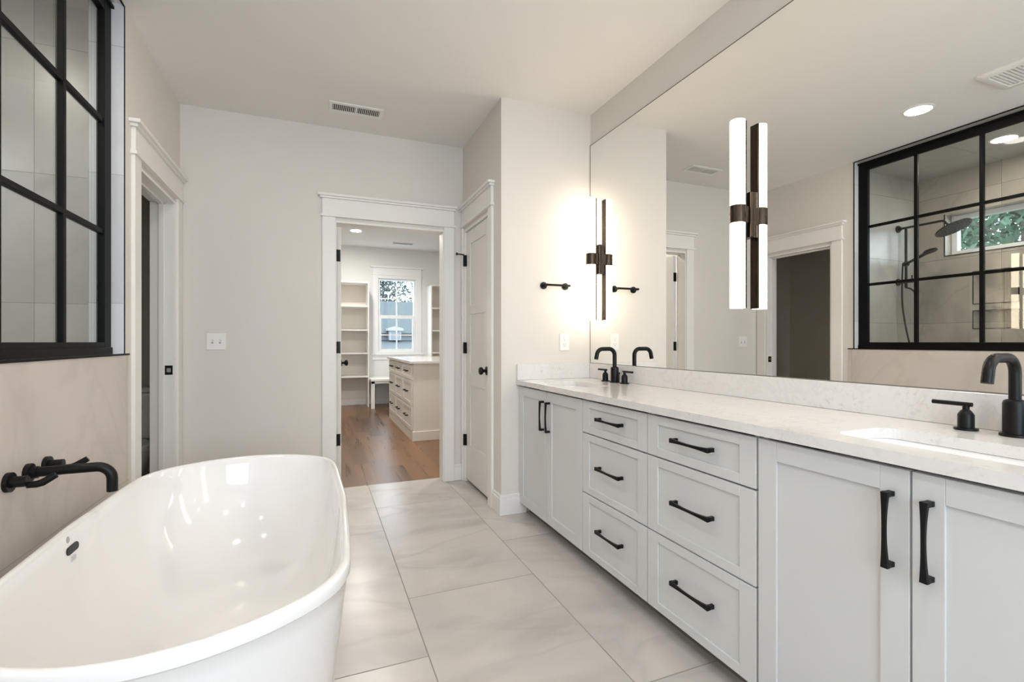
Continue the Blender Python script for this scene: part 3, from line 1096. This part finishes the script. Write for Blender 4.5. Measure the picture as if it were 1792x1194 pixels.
t = thing('air_vent', 'white louvred air vent in the bathroom ceiling before the closet door', 'air vent', (.25, 3.48, ZC))
m = MB()
vx0, vx1, vy0, vy1 = .074, .427, 3.408, 3.556
m.box(vx0, vy0, ZC - .007, vx1, vy0 + .028, ZC - .0005); m.box(vx0, vy1 - .028, ZC - .007, vx1, vy1, ZC - .0005)
m.box(vx0, vy0 + .028, ZC - .007, vx0 + .022, vy1 - .028, ZC - .0005); m.box(vx1 - .022, vy0 + .028, ZC - .007, vx1, vy1 - .028, ZC - .0005)
m.box(.244, vy0 + .028, ZC - .007, .256, vy1 - .028, ZC - .0005)
m.build('frame', PLATE, t, bevel=0.001)
m = MB(); m.box(vx0 + .02, vy0 + .026, ZC - .0012, vx1 - .02, vy1 - .026, ZC - .0004)
m.build('duct', DARKSLOT, t)
m = MB()
for x0, x1 in ((vx0 + .022, .244), (.256, vx1 - .022)):
    k = 12
    for i in range(k):
        x = x0 + (x1 - x0) * (i + .5) / k
        m.box(x - .0021, vy0 + .026, ZC - .0068, x + .0021, vy1 - .026, ZC - .0014)
m.build('louvre', PLATE, t)

t = thing('exhaust_fan', 'white square exhaust fan grille in the ceiling near the recessed light', 'exhaust fan', (-.285, 1.478, ZC))
m = MB()
rings = []
for g, z in ((0, -.0005), (0, -.010), (.012, -.018), (.045, -.020), (.05, -.012)):
    rings.append([(x, y, ZC + z) for x, y in rrect(-.455 + g, -.115 - g, 1.308 + g, 1.648 - g, max(.03 - g * .4, .01), 5)])
m.loft(rings, False, False)
m.build('frame', PLATE, t)
m = MB()
for i in range(12):
    y = 1.362 + (1.594 - 1.362) * (i + .5) / 12
    m.box(-.403, y - .006, ZC - .018, -.167, y + .006, ZC - .010)
m.build('grille', PLATE, t)
m = MB(); m.box(-.406, 1.357, ZC - .008, -.164, 1.599, ZC - .0008)
m.build('housing', mat('fan housing', (.45, .45, .46), .6), t)

# ------------------------------------------------------------------ shower fittings
t = thing('shower_column', 'black shower rail with rain head and hand shower on the shower end wall', 'shower', (-1.672, YS, 1.7))
sx = -1.672
yb = 2.857
m = MB()
m.cyl((sx, YS - .0005, 2.237), (sx, YS - .012, 2.237), .034); m.cyl((sx, YS - .01, 2.237), (sx, YS - .03, 2.237), .02)
m.tube([(sx, YS - .02, 2.237), (sx, yb, 2.237)] + [(sx, 2.60, 2.237)] + arc((sx, 2.575, 2.205), .032, math.pi / 2, math.pi * .9, 8, (0, 1, 0)) + [(sx, 2.50, 2.165)], .0105, 16)
m.build('arm', BLACK, t)
m = MB(); m.tube([(sx, yb, 2.237), (sx, yb, 1.66)], .0115, 16)
m.build('rail', BLACK, t)
m = MB(); m.cyl((sx, YS - .0005, 1.72), (sx, YS - .012, 1.72), .034); m.cyl((sx, YS - .01, 1.72), (sx, yb - .02, 1.72), .018)
m.cyl((sx, yb - .005, 1.72), (sx, yb - .06, 1.72), .017); m.cyl((sx, yb - .05, 1.72), (sx, yb - .05, 1.775), .006, n=12)
m.build('valve', BLACK, t)
hc = Vector((sx, 2.487, 2.155))
ax = Vector((0, .42, .9)).normalized()
m = MB(); m.tube([tuple(hc - ax * .005), tuple(hc + ax * .004), tuple(hc + ax * .010), tuple(hc + ax * .03)], [.132, .132, .04, .018], 40)
hd = m.build('rain_head', BLACK, t)
m = MB()
e1 = Vector((1, 0, 0)); e2 = ax.cross(e1)
for rr_ in (.025, .05, .075, .1, .12):
    k = int(rr_ * 200)
    for i in range(k):
        q = hc - ax * .005 + e1 * (rr_ * math.cos(2 * math.pi * i / k)) + e2 * (rr_ * math.sin(2 * math.pi * i / k))
        m.cyl(tuple(q), tuple(q - ax * .004), .0035, n=6)
m.build('nozzles', mat('grey rubber', (.2, .2, .19), .6), hd)
m = MB()
m.cyl((sx - .02, yb, 1.885), (sx + .03, yb, 1.885), .02); m.tube([(sx + .03, yb, 1.88), (sx + .03, yb - .06, 1.905), (sx + .03, yb - .14, 1.94)], [.012, .012, .013], 14)
hs = m.build('hand_shower', BLACK, t)
c = Vector((sx + .03, 2.645, 1.975)); ax2 = Vector((0, .3, .95)).normalized()
m = MB(); m.tube([tuple(c - ax2 * .012), tuple(c - ax2 * .006), tuple(c + ax2 * .008), tuple(c + ax2 * .014)], [.045, .056, .05, .02], 28)
m.tube([(sx + .03, yb - .13, 1.936), tuple(c + ax2 * .002)], [.013, .02], 12)
m.build('spray_head', BLACK, hs)
m = MB()
hose = [(sx + .03, yb + .012, 1.87), (sx + .025, yb + .02, 1.7), (sx + .02, yb + .02, 1.5), (sx + .01, yb + .0, 1.3), (sx, yb - .03, 1.12), (sx, yb - .06, 1.05), (sx, yb - .085, 1.1), (sx, yb - .09, 1.3), (sx, yb - .09, 1.5), (sx, yb - .075, 1.6), (sx, yb - .04, 1.645), (sx, yb, 1.66)]


def smooth(pts, k=6):
    P = [Vector(pts[0])] + [Vector(p) for p in pts] + [Vector(pts[-1])]
    out = []
    for i in range(1, len(P) - 2):
        for j in range(k):
            u = j / k
            a, b, c_, d = P[i - 1], P[i], P[i + 1], P[i + 2]
            out.append(tuple(0.5 * ((2 * b) + (c_ - a) * u + (2 * a - 5 * b + 4 * c_ - d) * u * u + (-a + 3 * b - 3 * c_ + d) * u ** 3)))
    out.append(tuple(P[-1]))
    return out


m.tube(smooth(hose), .0075, 12)
m.build('hose', BLACK, t)

# shower window
def window_unit(name, xf, a0, a1, z0, z1, w0, w1, fr, muntins, glassmat, frame_mat):
    m = MB(xf)
    m.box(a0, z0, w0, a0 + fr, z1, w1); m.box(a1 - fr, z0, w0, a1, z1, w1)
    m.box(a0 + fr, z0, w0, a1 - fr, z0 + fr, w1); m.box(a0 + fr, z1 - fr, w0, a1 - fr, z1, w1)
    f = struct(m.build(name, frame_mat, bevel=0.002))
    m = MB(xf)
    for b in muntins:
        m.box(*b)
    if muntins:
        m.build('muntins', frame_mat, f)
    m = MB(xf); wm = (w0 + w1) / 2
    m.box(a0 + fr * .7, z0 + fr * .7, wm - .002, a1 - fr * .7, z1 - fr * .7, wm + .002)
    m.build('pane', glassmat, f)
    return f


xf = lambda a, z, w: (XS - w, a, z)
window_unit('window_2', xf, SWY0 + .002, SWY1 - .002, SWZ0 + .002, SWZ1 - .002, .10, .16, .045, [], WGLASS, VINYL)
xf = lambda a, z, w: (a, YN - w, z)
window_unit('window_3', xf, NX0 + .002, NX1 - .002, NZ0 + .002, NZ1 - .002, .04, .1, .05, [(.34, NZ0 + .05, .05, .36, NZ1 - .05, .09)], WGLASS, VINYL)

# ------------------------------------------------------------------ toilet in the dark room
t = thing('toilet', 'dim white toilet in the dark room behind the side doorway', 'toilet', (-1.30, 4.30, 0))
tc = -1.26
m = MB(); m.box(tc - .20, 4.29, .42, tc + .20, 4.485, .765)
m.build('tank', SINKM, t, bevel=.025, seg=3)
m = MB(); m.box(tc - .21, 4.28, .767, tc + .21, 4.49, .80)
m.build('tank_lid', SINKM, t, bevel=.01)


def oval(cx, cy, a, b, z, n=28):
    return [(cx + a * math.cos(2 * math.pi * k / n), cy + b * math.sin(2 * math.pi * k / n), z) for k in range(n)]


m = MB(); m.loft([oval(tc, 4.10, .12, .25, .0), oval(tc, 4.10, .115, .24, .1), oval(tc, 4.06, .13, .25, .2), oval(tc, 4.02, .18, .27, .34), oval(tc, 4.02, .185, .275, .39), oval(tc, 4.02, .13, .2, .39), oval(tc, 4.02, .08, .12, .25)])
m.box(tc - .1, 4.2, .2, tc + .1, 4.4, .42)
m.build('bowl', SINKM, t)
m = MB(); m.loft([oval(tc, 4.03, .19, .265, .392), oval(tc, 4.03, .192, .268, .40), oval(tc, 4.03, .19, .265, .425), oval(tc, 4.03, .17, .24, .432)])
m.build('lid', SINKM, t)

# ------------------------------------------------------------------ closet: shelving, bench, island, window
def bookcase(x0, x1, label, yfront=8.74):
    t = thing('bookcase', label, 'shelving unit', ((x0 + x1) / 2, 8.95, 0), 'closet shelving units')
    d0, d1 = yfront, YF - .002
    for xa in (x0, x1 - .022):
        m = MB(); m.box(xa, d0, 0, xa + .022, d1, 2.19)
        m.build('side_panel', SHELFM, t, bevel=.001)
    for z in (2.168, 1.752, 1.336, .928, .520):
        m = MB(); m.box(x0 + .0222, d0, z, x1 - .0222, d1 - .012, z + .022)
        m.build('shelf', SHELFM, t, bevel=.001)
    m = MB(); m.box(x0 + .0222, d1 - .011, .10, x1 - .0222, d1 - .001, 2.167)
    m.build('back_panel', mat('shelf back paint', (.70, .66, .60), .5), t)
    return t


bookcase(.0, .845, 'white open shelving unit between the open closet door and the window')
bookcase(1.94, 2.75, 'white open shelving unit behind the island, right of the window')
t = thing('window_bench', 'low white bench under the closet window', 'bench', (1.3, 8.75, 0))
m = MB(); m.box(.846, 8.43, .470, 1.938, YF - .016, .505)
m.build('bench_top', SHELFM, t, bevel=.002)
for xa in (.850, 1.87):
    m = MB(); m.box(xa, 8.45, 0, xa + .06, 8.51, .4695)
    m.build('leg', SHELFM, t, bevel=.002)
m = MB(); m.box(.846, 8.45, .43, 1.938, 8.47, .4695)
m.build('apron', SHELFM, t)
struct(MB().box(-.75, YF - .015, 0, 3.4, YF - .0005, .10).build('baseboard_closet', TRIM))

IX, IY0, IY1 = 1.0, 5.52, 7.40
t = thing('dresser_island', 'beige dresser island with nine drawers in the closet', 'dresser', (1.5, 6.46, 0))
m = MB(); m.box(IX + .021, IY0, .11, 2.05, IY1, .8875)
m.build('body', ISL, t, bevel=.002)
m = MB(); m.box(IX + .008, IY0 - .010, .0, 2.06, IY1 + .01, .11)
m.build('plinth', ISL, t, bevel=.003)
w = (IY1 - IY0 - .05) / 3
for c_ in range(3):
    y0 = IY0 + .025 + c_ * w
    for za, zb in ((.70, .872), (.405, .692), (.118, .397)):
        d = shaker(y0 + .003, y0 + w - .003, za, zb, .05, .04, xface=IX + .002).build('drawer', ISL, t, bevel=.0015)
        add_pull(d, False, y0 + w / 2, (za + zb) / 2 + .01, xface=IX + .002)
m = MB(); m.box(IX - .022, IY0 - .03, .888, 2.08, IY1 + .03, .918)
tag(m.build('island_countertop', QUARTZ, bevel=.002), 'polished pale stone top on the closet dresser island', 'countertop')

# closet window: double hung, two over two
xf = lambda a, z, w: (a, YF + w, z)
zm = 1.612
wf = window_unit('window_1', xf, CWX0 + .001, CWX1 - .001, CWZ0 + .001, CWZ1 - .001, .03, .10, .03,
                 [(CWX0 + .03, zm - .03, .035, CWX1 - .03, zm + .03, .075),
                  (CWX0 + .03, CWZ0 + .03, .035, CWX1 - .03, CWZ0 + .055, .07),
                  (CWX0 + .03, CWZ0 + .055, .035, CWX0 + .055, zm - .03, .07), (CWX1 - .055, CWZ0 + .055, .035, CWX1 - .03, zm - .03, .07),
                  (1.380, CWZ0 + .055, .05, 1.402, zm - .03, .075), (1.380, zm + .03, .05, 1.402, CWZ1 - .03, .075),
                  (CWX0 + .055, 1.262, .052, CWX1 - .055, 1.282, .073), (CWX0 + .03, 1.942, .052, CWX1 - .03, 1.962, .073)], WGLASS, VINYL)
m = MB(xf)
m.box(CWX0 - .105, CWZ0 - .03, -.018, CWX0 - .004, CWZ1 + .06, 0); m.box(CWX1 + .004, CWZ0 - .03, -.018, CWX1 + .105, CWZ1 + .06, 0)
m.box(CWX0 - .004, CWZ1, -.018, CWX1 + .004, CWZ1 + .06, 0)
m.box(CWX0 - .12, CWZ1 + .06, -.028, CWX1 + .12, CWZ1 + .078, 0); m.box(CWX0 - .105, CWZ1 + .078, -.02, CWX1 + .105, CWZ1 + .195, 0)
m.box(CWX0 - .14, CWZ1 + .195, -.045, CWX1 + .14, CWZ1 + .225, 0)
m.box(CWX0 - .14, CWZ0 - .055, -.05, CWX1 + .14, CWZ0 - .03, 0); m.box(CWX0 - .105, CWZ0 - .14, -.018, CWX1 + .105, CWZ0 - .055, 0)
m.box(CWX0 - .004, CWZ0 - .03, -.018, CWX1 + .004, CWZ0 + .001, .03)
struct(m.build('trim_7', mat('closet trim paint', (.82, .83, .83), .35), bevel=.002))
t = thing('ceiling_vent', 'small white vent in the closet ceiling near the window', 'air vent', (1.39, 8.55, ZCL))
m = MB(); m.box(1.22, 8.50, ZCL - .008, 1.57, 8.64, ZCL - .0005)
m.build('frame', PLATE, t, bevel=.002)
m = MB()
for i in range(14):
    x = 1.24 + .31 * i / 13
    m.box(x, 8.52, ZCL - .0095, x + .012, 8.62, ZCL - .0078)
m.build('louvre', DARKSLOT, t)

# ------------------------------------------------------------------ outside: neighbouring house, trees, ground
ROOF = mat('roof shingles', (.030, .040, .042), .85)
SIDING = mat('white siding', (.20, .215, .22), .6)
DARKGL = mat('dark window', (.08, .10, .11), .15)
m = MB(); m.box(-60, 12, -3.4, 60, 70, -3.3); m.box(-60, -20, -3.4, -2.6, 12, -3.3)
struct(m.build('ground', mat('lawn', (.05, .07, .03), .9)))
t = thing('neighbour_house', 'white house with grey roof and small dormer outside the closet window', 'house', (5, 31, -3.3))
m = MB(); m.loft([[(-6, 27.6, 1.52), (16, 27.6, 1.52), (16, 33, 3.72), (-6, 33, 3.72)], [(-6, 27.6, 1.66), (16, 27.6, 1.66), (16, 33, 3.88), (-6, 33, 3.88)]], smooth=False)
m.loft([[(-6, 33, 3.72), (16, 33, 3.72), (16, 38, 1.5), (-6, 38, 1.5)], [(-6, 33, 3.88), (16, 33, 3.88), (16, 38, 1.66), (-6, 38, 1.66)]], smooth=False)
m.build('main_roof', ROOF, t)
m = MB(); m.box(-5.7, 28, -3.3, 15.7, 37.6, 1.75)
m.build('walls', SIDING, t)
m = MB(); m.loft([[(-6, 24.6, .72), (16, 24.6, .72), (16, 28.0, 1.18), (-6, 28.0, 1.18)], [(-6, 24.6, .80), (16, 24.6, .80), (16, 28.0, 1.26), (-6, 28.0, 1.26)]], smooth=False)
m.build('porch_roof', ROOF, t)
m = MB(); m.box(-6, 24.5, .60, 16, 24.62, .76)
m.build('gutter', SIDING, t)
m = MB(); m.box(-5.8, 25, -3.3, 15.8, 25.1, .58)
m.build('porch_dark_sheet', mat('porch shade', (.2, .24, .27), .8), t)  # sheet coloured for the dark below the porch gutter
m = MB(); m.box(3.72, 27.2, 1.25, 4.36, 29.5, 1.80)
d = m.build('dormer', SIDING, t)
m = MB(); m.loft([[(3.62, 27.05, 1.78), (4.46, 27.05, 1.78), (4.46, 27.05, 1.90), (4.04, 27.05, 2.02), (3.62, 27.05, 1.90)], [(3.62, 30, 1.78), (4.46, 30, 1.78), (4.46, 30, 1.90), (4.04, 30, 2.02), (3.62, 30, 1.90)]], smooth=False)
m.build('dormer_gable', SIDING, d)
m = MB()
for a in (3.80, 4.06):
    m.box(a, 27.17, 1.32, a + .22, 27.21, 1.72)
m.build('dormer_window', DARKGL, d)

LEAF = mat('leaves', (.035, .075, .04), .7)
LEAF2 = mat('pale leaves', (.05, .07, .06), .7)
BARK = mat('bark', (.10, .08, .06), .9)


def tree(x, y, z0, h, cr, n, size, lm, label, crown_z=0.55, group=None, branches=10):
    t = thing('tree', label, 'tree', (x, y, z0), group or 'trees outside')
    m = MB()
    m.tube([(x, y, z0), (x + .1, y, z0 + h * .5), (x, y + .1, z0 + h)], [.16, .11, .03], 10)
    for k in range(branches):
        f = .35 + .6 * k / branches
        a = random.uniform(0, 6.28)
        bz = z0 + h * f
        L = cr * random.uniform(.6, 1)
        m.tube([(x, y, bz), (x + math.cos(a) * L * .5, y + math.sin(a) * L * .5, bz + .25), (x + math.cos(a) * L, y + math.sin(a) * L, bz + .35)], [.05, .03, .012], 6)
    m.build('trunk', BARK, t)
    m = MB()
    cl = [(random.gauss(0, .45), random.gauss(0, .45), random.uniform(-1, 1)) for _ in range(int(n / 25))]
    for cxx, cyy, czz in cl:
        ccx, ccy = x + cxx * cr, y + cyy * cr
        ccz = z0 + h * crown_z + czz * h * (1 - crown_z)
        for _ in range(25):
            px, py, pz = ccx + random.gauss(0, .2) * cr, ccy + random.gauss(0, .2) * cr, ccz + random.gauss(0, .12) * cr
            a1 = Vector((random.gauss(0, 1), random.gauss(0, 1), random.gauss(0, 1))).normalized()
            a2 = a1.cross(Vector((random.gauss(0, 1), random.gauss(0, 1), random.gauss(0, 1)))).normalized()
            s = size * random.uniform(.6, 1.3)
            c0 = Vector((px, py, pz))
            m.face([m.bm.verts.new(c0 + a1 * s), m.bm.verts.new(c0 + a2 * s * .5), m.bm.verts.new(c0 - a1 * s), m.bm.verts.new(c0 - a2 * s * .5)])
    o = m.build('foliage', lm, t)
    o['kind'] = 'stuff'
    return t


tree(5.2, 42.5, -3.3, 15, 3.4, 5200, .17, LEAF2, 'sparse pale tree behind the neighbouring house, nearer the dormer', .66)
tree(14.5, 56, -3.3, 18, 3.6, 3600, .17, LEAF2, 'sparse pale tree behind the neighbouring house, away from the dormer', .66)
tree(-7.6, 4.2, -3.3, 10, 2.6, 26000, .075, LEAF, 'dense green tree close outside the shower window', .55)
tree(-20, 10.5, -3.3, 14, 4.6, 24000, .11, LEAF, 'dense green tree farther outside the shower window', .5)
